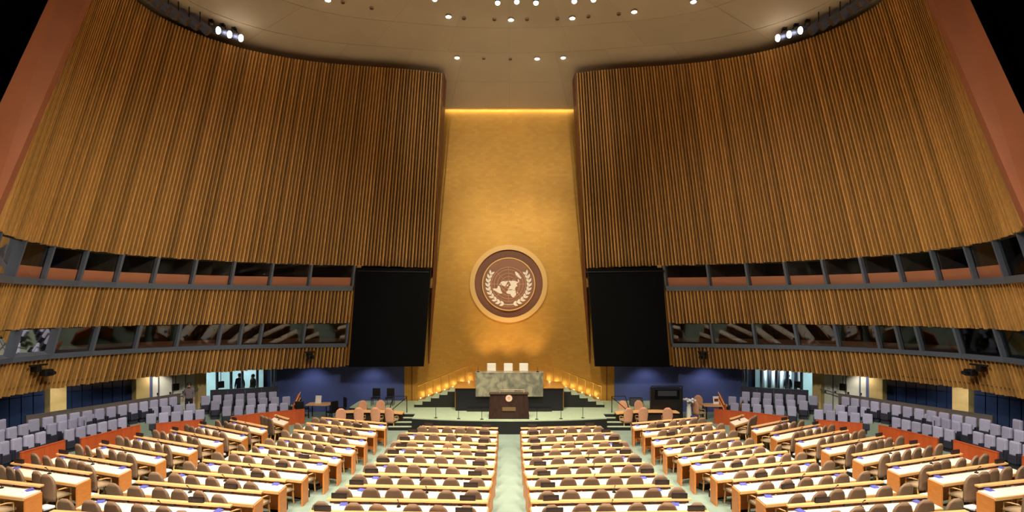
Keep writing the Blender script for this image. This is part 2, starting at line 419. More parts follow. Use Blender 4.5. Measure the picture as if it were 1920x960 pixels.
# domed ceiling: panel rings
def dome_r(deg):
    a = min(abs(deg), 126)
    if a >= 32: return float(np.polyval(CO, R(a)))*.769
    r3 = float(np.polyval(CO, R(32)))*.769; m = (float(np.polyval(CO, R(33))) - float(np.polyval(CO, R(31))))*.769/2
    return r3 - m/64*(32*32 - a*a)
def dome(u, deg):        # u = 1 at the wall heads
    z = 19.25 + 3.5*(1 - u) if u > 1 else 19.25 + 2.75*(1 - u) if u > .35 else 19.25 + 2.75*.65 + .9*(1 - (u/.35)**2)*.35
    r = dome_r(deg)*u
    sg = -1 if deg < 0 else 1
    return Vector((sg*r*math.sin(R(abs(deg))), YA + r*math.cos(R(abs(deg))), z))
croot = None
mb = MB(); ds = list(range(-180, 181, 6)); us = [0.001, .2, .4, .6, .8, 1.0, 1.2, 1.45, 1.62]
for u in us:
    for d in ds:
        p = dome(u, d); mb.v.append((p.x, p.y, p.z + .06))
n = len(ds)
for j in range(len(us) - 1):
    for i in range(n - 1): a = j*n + i; mb.f.append((a, a + 1, a + n + 1, a + n))
croot = tag(mb.build('ceiling', 'ceil_back'), kind='structure')
ub_ = [.4, .58, .76, .94, 1.16, 1.40, 1.60]
for j in range(len(ub_) - 1):
    nd = 12 if j < 3 else 16
    span = 250/nd
    for i in range(nd):
        a0 = -125 + i*span + .035; a1 = -125 + (i + 1)*span - .035
        u0, u1 = ub_[j] + .0008, ub_[j + 1] - .0008
        mb = MB(); K = 5
        for q in range(K + 1):
            a = a0 + (a1 - a0)*q/K
            for u in (u0, u1):
                p = dome(u, a); mb.v += [p, p + Vector((0, 0, .04))]
        for q in range(K):
            b = 4*q; mb.f += [(b, b + 2, b + 6, b + 4), (b, b + 4, b + 5, b + 1), (b + 2, b + 3, b + 7, b + 6)]
        mb.build('ceiling_panel', 'ceiling', croot)

# downlights in the dome
def dome_hit(px, py):
    d = Vector(((px - 955)/1066, 1, (575 - py)/1066)); t = 40.0
    # march towards the camera from afar until under the dome
    lo, hi = 5.0, 40.0
    def above(t):
        p = d*t + Vector((0, 0, 6.2)); ph = math.degrees(math.atan2(p.x, p.y - YA)); r = math.hypot(p.x, p.y - YA)
        u = r/dome_r(ph); return p.z - dome(max(u, .001), ph).z
    for _ in range(50):
        m = (lo + hi)/2
        if above(m) > 0: hi = m
        else: lo = m
    return d*lo + Vector((0, 0, 6.2))
lit = [(841, 30), (958, 36), (1073, 33), (1189, 21), (1300, 2), (615, -1), (721, 19), (857, 107), (1007, 109), (1056, 107)]
unlit = [(870, 34), (927, 36), (988, 36), (1045, 35), (1103, 31), (1160, 26), (907, 109), (957, 110), (643, 4), (697, 15)]
lit.remove((721, 19))
def downlight(p, on, label):
    t = empty('downlight', p)
    r = .13 if on else .085
    MB().cyl((0, 0, .03), (0, 0, -.05), r*1.25, r*1.15, 16).build('rim', 'rim', t)
    MB().cyl((0, 0, -.051), (0, 0, -.065), r, r*.9, 16).build('lens', 'lens' if on else 'lens_off', t)
    tag(t, label, 'ceiling light', 'downlights in the dome')
for row, (y0, y1) in (('upper', (-10, 60)), ('lower', (90, 130))):
    L_ = sorted([p for p in lit if y0 < p[1] < y1]); U_ = sorted([p for p in unlit if y0 < p[1] < y1])
    for i, p in enumerate(L_): downlight(dome_hit(*p), True, '%s glowing round downlight from the left in the %s ceiling row' % (ORD[i + 1], row))
    for i, p in enumerate(U_): downlight(dome_hit(*p), False, '%s unlit dark round downlight from the left in the %s ceiling row' % (ORD[i + 1], row))

# spotlights: hanging under the dome and clamped along the wall heads
def spotlight(name, p, target, on, label, group, size=1.0, body='spot_body'):
    t = empty(name, p); d = (Vector(target) - Vector(p)).normalized(); r = .16*size
    MB().cyl(-d*.32*size, d*.30*size, r*.8, r, 12).build('lamp_housing', body, t)
    MB().cyl(d*.30*size, d*.335*size, r*.92, r*.86, 12).build('lens', 'lens' if on else 'lens_off', t)
    sd = d.cross(Vector((0, 0, 1))).normalized()
    MB().tube([sd*r*1.1, sd*r*1.15 + Vector((0, 0, .3*size)), -sd*r*1.15 + Vector((0, 0, .3*size)), -sd*r*1.1], .025, 5).build('yoke', 'matte_black', t)
    MB().box((0, 0, .33*size), (.16, .16, .08)).build('clamp', 'matte_black', t)
    tag(t, label, 'spotlight', group)
hang = [(933, 4, 1), (969, 2, 1), (1005, 4, 1), (1077, 1, 1), (1113, -2, 1), (815, -3, 1)]
for i, (x, y, on) in enumerate(sorted(hang)):
    p = dome_hit(x, y - 14); p.z -= .2
    spotlight('hanging_spotlight', p, (p.x*.6, p.y - 7, 0), True, '%s black stage spotlight from the left hanging at the top of the dome' % ORD[i + 1], 'stage spotlights hanging under the dome', .8, 'matte_black')
for s in (-1, 1):
    for i in range(11):
        dg = 66.3 + i*1.9
        p = shell(dg, 18.85, .988, s, -.28); p.z += .06
        far = i < 3
        tg = Vector((-s*1.5, YA + 4, 14.5)) if far else Vector((s*2, 32, 8))
        spotlight('wall_spotlight', p, tg, far, '%s grey spotlight from the gold wall along the %s wall head' % (ORD[i + 1], SIDE[s]), 'spotlights along the wall heads', 1.1 if far else 1.4)

# ------------------------------------------------------------------ emblem on the gold wall
em = empty('wall_emblem', (-.04, 33.58, 7.55))
MB().cyl((0, 0, 0), (0, -.05, 0), 2.05, 2.05, 64).build('backing_disc', 'em_disc', em)
MB().ring(2.28, 2.0, -.22, 0, 72).build('outer_ring', 'em_ring', em)
med = MB().cyl((0, -.10, -.03), (0, -.24, -.03), 1.55, 1.55, 64).build('medallion', 'em_med', em)
b = MB().ring(1.56, 1.50, -.29, -.2, 72); b.v = [(x, y, z - .03) for x, y, z in b.v]; b.build('medallion_rim', 'em_ring', em)
g = MB()
for r in (.25, .45, .65, .85, 1.0):
    rr = MB().ring(r + .012, r - .012, -.262, -.23, 48); g.add(rr.v, rr.f)
for k in range(4):
    a = R(45*k); g.tube([(math.cos(a)*1.0, -.25, math.sin(a)*1.0), (-math.cos(a)*1.0, -.25, -math.sin(a)*1.0)], .012, 4)
g.v = [(x, y, z - .03) for x, y, z in g.v]; g.build('map_grid', 'em_line', em)
LANDS = [
 [(-168, 65), (-156, 71), (-125, 70), (-95, 72), (-80, 70), (-64, 60), (-56, 52), (-66, 45), (-75, 38), (-81, 30), (-81, 25), (-90, 30), (-97, 26), (-95, 18), (-87, 21), (-84, 12), (-78, 8), (-84, 9), (-95, 15), (-105, 20), (-115, 31), (-124, 40), (-125, 49), (-140, 59), (-155, 58)],
 [(-73, 78), (-55, 82), (-30, 83), (-20, 75), (-30, 68), (-43, 60), (-53, 67)],
 [(-78, 8), (-62, 10), (-50, 1), (-35, -6), (-39, -18), (-48, -27), (-58, -36), (-65, -45), (-69, -55), (-75, -50), (-71, -30), (-70, -18), (-81, -5)],
 [(-9, 38), (-9, 43), (-1, 46), (-4, 48), (8, 54), (10, 58), (5, 60), (14, 68), (28, 71), (45, 68), (68, 69), (80, 73), (105, 77), (140, 73), (170, 70), (186, 66), (178, 62), (163, 60), (160, 53), (155, 60), (140, 55), (130, 42), (126, 35), (121, 38), (121, 30), (110, 20), (106, 10), (103, 2), (98, 10), (92, 21), (85, 18), (78, 8), (72, 20), (60, 25), (52, 17), (44, 13), (38, 22), (34, 30), (36, 36), (27, 37), (23, 37), (16, 42), (12, 45), (10, 43), (3, 42), (-2, 37)],
 [(-6, 35), (10, 37), (20, 32), (32, 31), (37, 20), (43, 11), (51, 11), (40, -3), (40, -15), (33, -27), (20, -35), (15, -27), (12, -12), (9, 2), (-7, 5), (-16, 13), (-16, 22), (-10, 30)],
 [(114, -22), (122, -17), (131, -12), (137, -14), (142, -11), (147, -20), (153, -27), (150, -37), (140, -37), (131, -32), (116, -35)],
 [(96, 4), (104, -5), (114, -8), (117, 5), (108, 2)], [(47, -14), (50, -16), (46, -25), (43, -22)], [(-5, 50), (0, 52), (-2, 57), (-6, 57)], [(131, 32), (140, 36), (143, 43), (138, 37)]]
for L_ in LANDS:
    poly = []
    for lo, la in L_:
        r = (90 - la)/150*1.0; poly.append((math.sin(R(lo))*r, -math.cos(R(lo))*r - .03))
    ar = sum(poly[i][0]*poly[(i + 1) % len(poly)][1] - poly[(i + 1) % len(poly)][0]*poly[i][1] for i in range(len(poly)))
    if ar < 0: poly = poly[::-1]
    MB().prism_y(poly, -.285, -.23).build('continent', 'em_white', em)
def leaf(px, pz, ang, L_, wd):
    c, s_ = math.cos(ang), math.sin(ang); pts = []
    for t, w_ in ((0, 0), (.3, .8), (.55, 1), (.8, .6), (1, 0), (.8, -.5), (.55, -.9), (.3, -.7)):
        x, z = t*L_, w_*wd; pts.append((px + x*c - z*s_, pz + x*s_ + z*c))
    return MB().prism_y(pts, -.285, -.23)
for s in (-1, 1):
    stem = []
    for i in range(13):
        a = R(-112 + i*11.6) if s > 0 else R(292 - i*11.6)
        stem.append((math.cos(a)*1.2, -.26, math.sin(a)*1.2 - .03))
    MB().tube(stem, .016, 5).build('laurel_stem', 'em_white', em)
    for i in range(3, 13):
        p = stem[i]; a = R(-112 + i*11.6) if s > 0 else R(292 - i*11.6)
        tang = a + s*math.pi/2
        for off in (.5, -.5):
            leaf(p[0], p[2], tang + off, .30, .07).build('laurel_leaf', 'em_white', em)
tag(em, 'round brown medallion with white world map and laurel wreath on the gold wall', 'emblem')

# ------------------------------------------------------------------ big screens
for s in (-1, 1):
    def W(px, py, t): return Vector(((px - 955)/1066*t*(1 if s < 0 else -1), t, 6.2 - (py - 575)/1066*t))
    q = [W(654, 688, 31.75), W(794, 687, 31.75), W(808, 504, 31.25), W(668, 502, 31.25)]
    o = Vector((0, .25, .0))
    root = empty('video_screen', (q[0] + q[1])/2)
    L_ = [p - root.location for p in q]
    MB().add(L_ + [p + o for p in L_], [(0, 1, 2, 3), (7, 6, 5, 4), (0, 4, 5, 1), (1, 5, 6, 2), (2, 6, 7, 3), (3, 7, 4, 0)]).build('screen_panel', 'screen', root)
    a, b = L_[3] + Vector((.1, -.04, -.18)), L_[2] + Vector((-.1, -.04, -.18))
    MB().tube([a, b], .05, 6).build('screen_roller', 'matte_black', root)
    tag(root, 'huge blank black projection screen hanging %s of the gold wall' % SIDE[s], 'screen')

# ------------------------------------------------------------------ stage, podium, stairs
stage = tag(MB().prism([(-8.8, 33.49), (-8.8, 31.3), (-6.2, 30.7), (-6.1, 29.55), (-4.85, 29.5), (-4.85, 28.25), (-3.6, 27.95), (-2.4, 27.75), (-1.2, 27.64), (0, 27.6), (1.2, 27.64), (2.4, 27.75), (3.6, 27.95), (4.85, 28.25), (4.85, 29.5), (6.1, 29.55), (6.2, 30.7), (8.8, 31.3), (8.8, 33.49)], 0, .62).build('stage_platform', 'black'),
    'curved black fronted stage platform with pale green carpet top', 'stage')
MB().prism([(-8.8, 33.49), (-8.8, 31.32), (-6.22, 30.72), (-6.1, 29.57), (-4.85, 29.52), (-4.83, 28.27), (-3.6, 27.97), (-2.4, 27.77), (-1.2, 27.66), (0, 27.62), (1.2, 27.66), (2.4, 27.77), (3.6, 27.97), (4.83, 28.27), (4.85, 29.52), (6.1, 29.57), (6.22, 30.72), (8.8, 31.32), (8.8, 33.49)], .62, .67).build('carpet_top', 'tread', stage)
for s in (-1, 1):
    st = empty('stage_steps', (s*5.48, 28.9, 0))
    for k in range(3):
        MB().box((0, .30 - .35*(2 - k) + .15, .155*(k + 1)/2), (1.2, .34, .155*(k + 1))).build('riser_block', 'black', st)
        MB().box((0, .28 - .35*(2 - k) + .15, .155*(k + 1) + .012), (1.2, .26, .024)).build('tread', 'tread', st)
    tag(st, 'three pale carpeted steps up to the %s end of the stage' % SIDE[s], 'steps')
    # black tubular handrail at the stage corner
    hr = empty('stage_handrail', (s*5.6, 29.7, .67))
    MB().tube([(s*.7, 0, 0), (s*.45, 0, .85), (s*-.25, 0, .85), (s*-.25, 0, 0)], .025, 6).build('rail_loop', 'matte_black', hr)
    MB().tube([(s*.7, 0, 0), (s*-.25, 0, .80)], .02, 6).build('brace', 'matte_black', hr)
    tag(hr, 'black tubular handrail at the %s corner of the stage' % SIDE[s], 'handrail')
    # gold handrail and stair along the wall
    st = empty('podium_stairs', (s*4.0, 32.2, .67))
    for k in range(5):
        x0 = 1.0 - .46*k
        MB().box((s*(x0), -.15, .18*(k + 1)/2 - .02), (.46, 1.6, .18*(k + 1) - .04)).build('riser_block', 'black', st)
        MB().box((s*(x0 - .01), -.15, .18*(k + 1) - .02), (.40, 1.6, .04)).build('tread', 'tread', st)
    tag(st, 'black stairs with pale treads climbing to the rostrum from the %s' % SIDE[s], 'stairs')
    hr = empty('gold_handrail', (s*4.0, 33.0, .67))
    x0, x1, z0, z1 = 1.35, -1.9, .92, 2.22
    MB().tube([(s*x0, 0, z0), (s*x1, 0, z1)], .035, 6).build('rail', 'rail_gold', hr)
    MB().hexa([(s*x0, .05, .02), (s*x1, .05, 1.12), (s*x1, .1, 1.12), (s*x0, .1, .02), (s*x0, .05, .16), (s*x1, .05, 1.26), (s*x1, .1, 1.26), (s*x0, .1, .16)]).build('stringer', 'landing', hr)
    for k in range(8):
        f = k/7; x = x0 + (x1 - x0)*f; zt = z0 + (z1 - z0)*f; zb_ = .1 + 1.1*f
        MB().tube([(s*x, 0, zb_), (s*x, 0, zt)], .018, 5).build('baluster', 'rail_gold', hr)
        if k < 7:
            MB().cyl((s*(x - .2), 0, zb_ + .1), (s*(x - .2), 0, zb_ + .16), .03, .03, 8).build('stair_light', 'stair_lamp', hr)
            lamp('POINT', 'stair_light_glow', (s*4.0 + s*(x - .2), 33.25, .67 + zb_ + .22), 4, (1, .80, .42), size=.05)
    tag(hr, 'gold stair handrail with glowing lights, %s side of the rostrum' % SIDE[s], 'handrail')
# stanchions along the stage front
for i, x in enumerate([-3.65, -2.5, -1.35, 1.35, 2.55, 3.65]):
    y = 27.85 + .03*x*x
    b = empty('stanchion', (x, y, .67))
    MB().cyl((0, 0, 0), (0, 0, .015), .09, .09, 12).build('base', 'matte_black', b)
    MB().cyl((0, 0, .015), (0, 0, .62), .014, .014, 6).build('post', 'matte_black', b)
    tag(b, '%s thin black post from the left along the stage edge' % ORD[i + 1], 'post', 'thin posts along the stage front')
# podium
pod = empty('rostrum', (0, 30.7, .67))
MB().box((0, 0, .60), (5.7, 1.0, 1.2)).build('dark_front', 'podium', pod)
MB().box((0, -.58, .07), (4.5, .3, .14)).build('plinth', 'black', pod)
MB().box((0, 1.05, .63), (5.9, 1.9, 1.2)).build('upper_floor', 'landing', pod)
MB().box((0, -.02, 1.23), (5.9, 1.1, .06)).build('top_board', 'landing', pod)
for k in range(-2, 3):
    MB().box((k*.712, -.62, 1.42), (.706, .2, 1.26)).build('marble_slab', 'marble', pod)
MB().box((0, -.30, 2.03), (3.62, .86, .05), bevel=.01).build('desk_top', 'marble', pod)
for s in (-1, 1): MB().box((s*1.68, -.25, 1.62), (.2, .7, .8)).build('side_slab', 'marble', pod)
tag(pod, 'grey green marble rostrum desk on a black podium below the gold wall', 'podium')
for i, x in enumerate((-.99, -.06, .80)):
    c = empty('rostrum_chair', (x, 31.35, 1.93))
    MB().box((0, .05, .47), (.52, .5, .1), bevel=.03).build('seat', 'white', c)
    MB().box((0, .27, .80), (.50, .1, .66), bevel=.045).build('backrest', 'white', c)
    MB().box((0, .205, .62), (.36, .04, .10), bevel=.01).build('lumbar_slot', 'matte_black', c)
    MB().cyl((0, .05, .06), (0, .05, .42), .04, .04, 8).build('stem', 'matte_black', c)
    for k in range(5):
        a = 2*math.pi*k/5; MB().tube([(0, .05, .08), (.26*math.cos(a), .05 + .26*math.sin(a), .03)], .025, 5).build('foot', 'matte_black', c)
    tag(c, '%s white high backed chair behind the marble rostrum' % ('leftmost', 'middle', 'rightmost')[i], 'chair', 'white chairs behind the rostrum')
# little items on the rostrum top
for i, x in enumerate((-1.66, 1.5)):
    mic = empty('rostrum_microphone', (x, 30.2, 2.726))
    MB().box((0, 0, .02), (.14, .12, .04)).build('base', 'matte_black', mic); MB().tube([(0, 0, .04), (0, .02, .16), (0, .09, .24)], .012, 5).build('gooseneck', 'matte_black', mic)
    tag(mic, 'black microphone at the %s end of the rostrum top' % ('left', 'right')[i], 'microphone')
lec = empty('lectern', (-.02, 28.25, .67))
MB().hexa([(-1.0, -.3, 0), (1.0, -.3, 0), (1.0, .3, 0), (-1.0, .3, 0), (-.93, -.24, 1.2), (.93, -.24, 1.2), (.93, .3, 1.2), (-.93, .3, 1.2)]).build('body', 'lectern', lec)
MB().box((0, .02, 1.225), (1.96, .6, .05), bevel=.01).build('reading_top', 'lectern', lec)
MB().cyl((0, -.255, 1.02), (0, -.285, 1.02), .17, .17, 24).build('emblem_disc', 'em_line', lec)
r_ = MB().ring(.12, .1, -.30, -.28, 24); r_.v = [(x, y, z + 1.02) for x, y, z in r_.v]; r_.build('emblem_ring', 'em_white', lec)
MB().box((0, -.30, .50), (.66, .04, .18)).build('plaque', 'bronze', lec)
MB().tube([(-.45, .0, 1.25), (-.45, .05, 1.40), (.75, .05, 1.40), (.75, 0, 1.25)], .012, 5).build('paper_stop', 'em_line', lec)
tag(lec, 'dark stone speaker lectern with small emblem and plaque at the stage front', 'lectern')
tag(MB().box((0, 27.75, .685), (2.3, .14, .03)).build('stage_nosing', 'tread'), 'pale strip on the stage edge below the lectern', 'strip')

# ------------------------------------------------------------------ delegate desks, chairs, plates
def shell_back(m, w=.25, z0=.34, h=.78, th=.05):
    mb = MB(); U, V = 9, 8
    def P(iu, iv, o):
        v = iv/V; u = -1 + 2*iu/U
        # tombstone outline
        hw = w*(.86 + .14*min(1, v*2)) if v < .62 else w*math.sqrt(max(.0, 1 - ((v - .62)/.40)**2))
        hw = max(hw, .04)
        x = u*hw; y = -.27 - .10*v + .55*x*x - o*th
        return (x, y, z0 + h*v)
    for o in (0, 1):
        for iv in range(V + 1):
            for iu in range(U + 1): mb.v.append(P(iu, iv, o))
    n = U + 1; T = n*(V + 1)
    for iv in range(V):
        for iu in range(U):
            a = iv*n + iu; mb.f += [(a, a + n, a + n + 1, a + 1), (T + a, T + a + 1, T + a + n + 1, T + a + n)]
    rim = [i for i in range(n)] + [iv*n + U for iv in range(1, V + 1)] + [V*n + i for i in range(U - 1, -1, -1)] + [iv*n for iv in range(V - 1, 0, -1)]
    for i in range(len(rim)):
        a, b = rim[i], rim[(i + 1) % len(rim)]; mb.f.append((a, b, T + b, T + a))
    return mb
def make_chair(fab):
    c = empty('delegate_chair', (0, 0, 0))
    shell_back(fab).build('backrest', fab, c, smooth=True)
    MB().box((0, -.02, .44), (.47, .46, .08), bevel=.03).build('seat', 'chair_seat', c)
    for s in (-1, 1):
        MB().hexa([(s*.21 - .015, .15, 0), (s*.21 + .015, .15, 0), (s*.21 + .015, .18, 0), (s*.21 - .015, .18, 0), (s*.19 - .02, .12, .42), (s*.19 + .02, .12, .42), (s*.19 + .02, .16, .42), (s*.19 - .02, .16, .42)]).build('leg', 'chair_wood', c)
        MB().hexa([(s*.20 - .015, -.27, 0), (s*.20 + .015, -.27, 0), (s*.20 + .015, -.24, 0), (s*.20 - .015, -.24, 0), (s*.18 - .02, -.22, .42), (s*.18 + .02, -.22, .42), (s*.18 + .02, -.18, .42), (s*.18 - .02, -.18, .42)]).build('leg', 'chair_wood', c)
        MB().tube([(s*.25, .12, .42), (s*.27, .10, .62), (s*.265, -.05, .655), (s*.25, -.24, .66)], .018, 5).build('armrest', 'chair_wood', c)
    return c
CHAIR = make_chair('chair_fab'); PINK = make_chair('pink_fab')
used = set()
def place(proto, loc, rz, label, cat, group, name=None):
    key = proto.name
    if key in used: o = copy_tree(proto)
    else: o = proto; used.add(key)
    if name: o.name = name
    o.location = loc; o.rotation_euler = (0, 0, rz); return tag(o, label, cat, group)

def make_desk(L, label, k):
    d = empty('delegate_desk', (0, 0, 0))
    def B(name, m, c, dim, bevel=0):
        b = MB().box(c, dim, bevel=bevel); b.v = [(x + k*(y - .30), y, z) for x, y, z in b.v]; b.build(name, m, d)   # ends run parallel to the aisle
    B('desk_top', 'desk_top', (0, 0, .80), (L - .06, .52, .04))
    B('front_edge', 'ledge_wood', (0, -.275, .775), (L - .06, .05, .09), .015)
    B('ledge', 'ledge_wood', (0, .30, .925), (L - .06, .15, .05), .01)
    B('upstand', 'jamb', (0, .335, .86), (L - .16, .03, .08))
    B('modesty_panel', 'desk_wood', (0, .27, .43), (L - .12, .04, .68))
    for s in (-1, 1): B('end_panel', 'desk_wood', (s*(L/2 - .03), .01, .36), (.055, .54, .84))
    n = max(1, round(L/.7))
    for i in range(n): B('console', 'matte_black', (-L/2 + (i + .5)*L/n, .295, .855), (.16, .05, .05))
    return tag(d, label, 'desk', 'delegate desks')
PLATE = empty('nameplate', (0, 0, 0))
MB().box((0, 0, .065), (.40, .06, .13), bevel=.008).build('body', 'plate', PLATE)
MB().box((0, -.032, .065), (.30, .006, .07)).build('face', 'plate_face', PLATE)
BOOK = empty('booklet', (0, 0, 0))
MB().box((0, 0, .012), (.17, .22, .024)).build('pages', 'paper', BOOK)
MB().hexa([(-.09, -.05, .024), (.09, -.05, .024), (.09, .115, .024), (-.09, .115, .024), (-.09, -.05, .03), (.09, -.05, .03), (.09, .115, .06), (-.09, .115, .06)]).build('cover', 'booklet', BOOK)
BIN = empty('floor_box', (0, 0, 0))
MB().box((0, 0, .10), (.42, .34, .20), bevel=.02).build('box', 'matte_black', BIN)
MB().box((0, 0, .23), (.38, .30, .08), bevel=.03).build('white_liner', 'paper', BIN)
PAPER = MB().box((0, 0, .003), (.21, .297, .006)).data('paper_sheet', 'paper')
MIC = empty('desk_microphone', (0, 0, 0))
MB().cyl((0, 0, 0), (0, 0, .03), .055, .05, 10).build('base', 'matte_black', MIC)
MB().tube([(0, 0, .03), (0, -.02, .12), (0, -.08, .2)], .009, 5).build('gooseneck', 'matte_black', MIC)
MB().cyl((0, -.08, .2), (0, -.12, .225), .016, .016, 8).build('capsule', 'matte_black', MIC)

CL = [((-3.88, 25.1), (-0.46, 24.69)), ((-4.36, 23.81), (-0.46, 23.22)), ((-4.43, 22.39), (-0.45, 21.86)), ((-4.37, 21.35), (-0.45, 20.85)), ((-4.41, 20.07), (-0.44, 19.63)), ((-4.47, 18.69), (-0.44, 18.2)), ((-4.49, 17.2), (-0.48, 16.89)), ((-4.58, 15.85), (-0.51, 15.57)), ((-4.66, 14.5), (-0.5, 14.29)), ((-4.73, 13.42), (-0.51, 13.25))]
L2 = [((-8.95, 27.04), (-5.51, 25.67)), ((-9.22, 25.79), (-5.66, 24.33)), ((-9.24, 24.33), (-5.66, 22.75)), ((-9.26, 22.84), (-5.76, 21.38)), ((-9.6, 21.46), (-5.83, 19.81)), ((-9.85, 20.11), (-5.95, 18.77)), ((-10.07, 18.68), (-6.16, 17.47)), ((-10.2, 17.22), (-6.33, 16.21)), ((-10.46, 15.91), (-6.47, 14.97)), ((-10.63, 14.48), (-6.67, 13.72)), ((-10.63, 13.17), (-6.87, 12.52))]
L3 = [((-11.44, 27.71), (-10.31, 26.65)), ((-13.02, 26.52), (-10.55, 24.87)), ((-13.95, 25.55), (-10.83, 23.61)), ((-14.34, 24.07), (-11.18, 22.28)), ((-14.85, 22.52), (-11.39, 20.82)), ((-15.04, 20.88), (-11.58, 19.23)), ((-15.19, 19.1), (-11.74, 17.71)), ((-15.45, 17.66), (-12.13, 16.52)), ((-15.30, 15.9), (-12.37, 15.09))]
BLOCKS = [('centre', CL), ('inner side', L2), ('outer side', L3)]
for bi, (bname, rows) in enumerate(BLOCKS):
    for ri, (A, B) in enumerate(rows):
        for s in (-1, 1):
            a = Vector((A[0]*(1 if s < 0 else -1), A[1], 0)); b = Vector((B[0]*(1 if s < 0 else -1), B[1], 0))
            lft, rgt = (a, b) if s < 0 else (b, a)
            mid = (a + b)/2; dv = rgt - lft; L = dv.length; rz = math.atan2(dv.y, dv.x)
            z = zf(mid.x, mid.y); rot = Matrix.Rotation(rz, 4, 'Z')
            org = mid - rot.to_3x3() @ Vector((0, .30, 0)); org.z = z     # ledge centre line passes through the end points
            blk = '%s %s block' % (SIDE[s], bname)
            row = ORD[ri + 1]
            desk = make_desk(L, 'long wooden desk with pale top, %s row from the stage, %s' % (row, blk), 1.2*math.tan(rz) if bi else 0)
            desk.location = org; desk.rotation_euler = (0, 0, rz)
            def at(x, y, h=0): 
                p = rot.to_3x3() @ Vector((x, y, 0)) + org; p.z = z + h; return p
            ai = 1 if s < 0 else -1                       # local x sign of the aisle end (towards the hall centre)
            last = (bi == 0 and ri == 9) or (bi == 1 and ri == 10)
            n = max(1, min(6, round(L/.58)))
            if not last:
                m0, m1 = (.42, .22) if bi == 0 else (.68, .08); span = L - m0 - m1
                for i in range(n):
                    x = ai*(L/2 - m0 - span*i/max(1, n - 1)) + random.uniform(-.05, .05) + (1.2*math.tan(rz)*-.55 if bi else 0)
                    y = -.16 + random.uniform(-.09, .04)
                    if bi > 0 and i == 0: y -= .10
                    p = at(x, y); p.z = zf(p.x, p.y)
                    place(CHAIR, p, rz + random.gauss(0, .09), '%s taupe chair from the %s aisle, %s desk row from stage, %s' % (ORD[i + 1], 'centre' if bi == 0 else 'inner', row, blk), 'chair', 'taupe delegate chairs at the desks', 'delegate_chair')
            # nameplates on the ledge, near the ends
            ends = [(ai, .55, 'inner'), (-ai, .33, 'outer')] if bi == 0 else ([(ai, 1.0, 'inner')] if bi == 1 else [(-ai, .35, 'outer')])
            for e, off, en in ends:
                if bi > 0 and ri == 0: continue
                place(PLATE, at(e*(L/2 - off), .30, .951), rz + random.uniform(-.06, .06), 'black nameplate on the %s end of the %s row ledge, %s' % (en, row, blk), 'nameplate', 'black nameplates on the desk ledges', 'nameplate')
            bends = [(-ai, .5, 'outer')] if bi == 0 else [(ai, .32, 'inner'), (-ai, .4, 'outer')]
            for e, off, en in bends:
                if L < 2 or last or random.random() < (.12 if bi else .1): continue
                place(BOOK, at(e*(L/2 - off) + (1.2*math.tan(rz)*-.2 if bi else 0), .10, .821), rz + random.uniform(-.4, .4), 'small blue booklet on the %s end of the %s desk row, %s' % (en, row, blk), 'booklet', 'blue booklets on the desks', 'booklet')
            if not last:
                for q in range(2):
                    x = random.uniform(-L/2 + .4, L/2 - .4) if q else 0.12
                    if q == 0: place(MIC, at(x + random.uniform(-.3, .3), .12, .821), rz, 'black desk microphone near the middle of the %s desk row, %s' % (row, blk), 'microphone', 'desk microphones', 'desk_microphone')
                if bi > 0 and 0 < ri:
                    p = at(ai*(L/2 - .22), -.80); p.z = zf(p.x, p.y)
                    place(BIN, p, rz, 'low black box with white liner behind the aisle chair, %s row, %s' % (row, blk), 'box', 'floor boxes at the desk ends', 'floor_box')

# ------------------------------------------------------------------ side seating
SEAT = empty('theater_seat', (0, 0, 0))          # faces -y
MB().box((0, .08, .71), (.42, .13, .56), bevel=.062).build('backrest', 'blue_seat', SEAT)
MB().box((0, .0, .36), (.38, .10, .30), bevel=.03).build('tip_up_seat', 'seat_dark', SEAT)
for s in (-1, 1): MB().box((s*.222, .02, .44), (.025, .26, .34)).build('arm_panel', 'seat_dark', SEAT)
MB().box((0, .08, .16), (.40, .10, .32)).build('pedestal', 'seat_dark', SEAT)
ROWS = [  # section, row number from front, floor lift, endpoints (left side), seats
 ('front', 1, .05, (-14.6, 29.38), (-12.06, 30.46), 6), ('front', 2, .25, (-15.5, 29.97), (-12.29, 31.35), 7), ('front', 3, .45, (-16.2, 30.31), (-13.21, 31.78), 7),
 ('middle', 1, .18, (-18.01, 23.35), (-17.48, 25.78), 6), ('middle', 1, .06, (-17.22, 27.34), (-15.45, 28.41), 5),
 ('middle', 2, .42, (-18.69, 23.31), (-18.45, 26.36), 7), ('middle', 2, .28, (-17.85, 27.53), (-16.16, 28.85), 5),
 ('middle', 3, .62, (-19.35, 23.18), (-17.05, 28.93), 13),
 ('rear', 1, .43, (-17.89, 18.6), (-17.83, 21.72), 7), ('rear', 2, .66, (-18.74, 19.4), (-18.75, 22.03), 6), ('rear', 3, .88, (-19.22, 19.9), (-19.42, 21.82), 4)]
cnt = {}
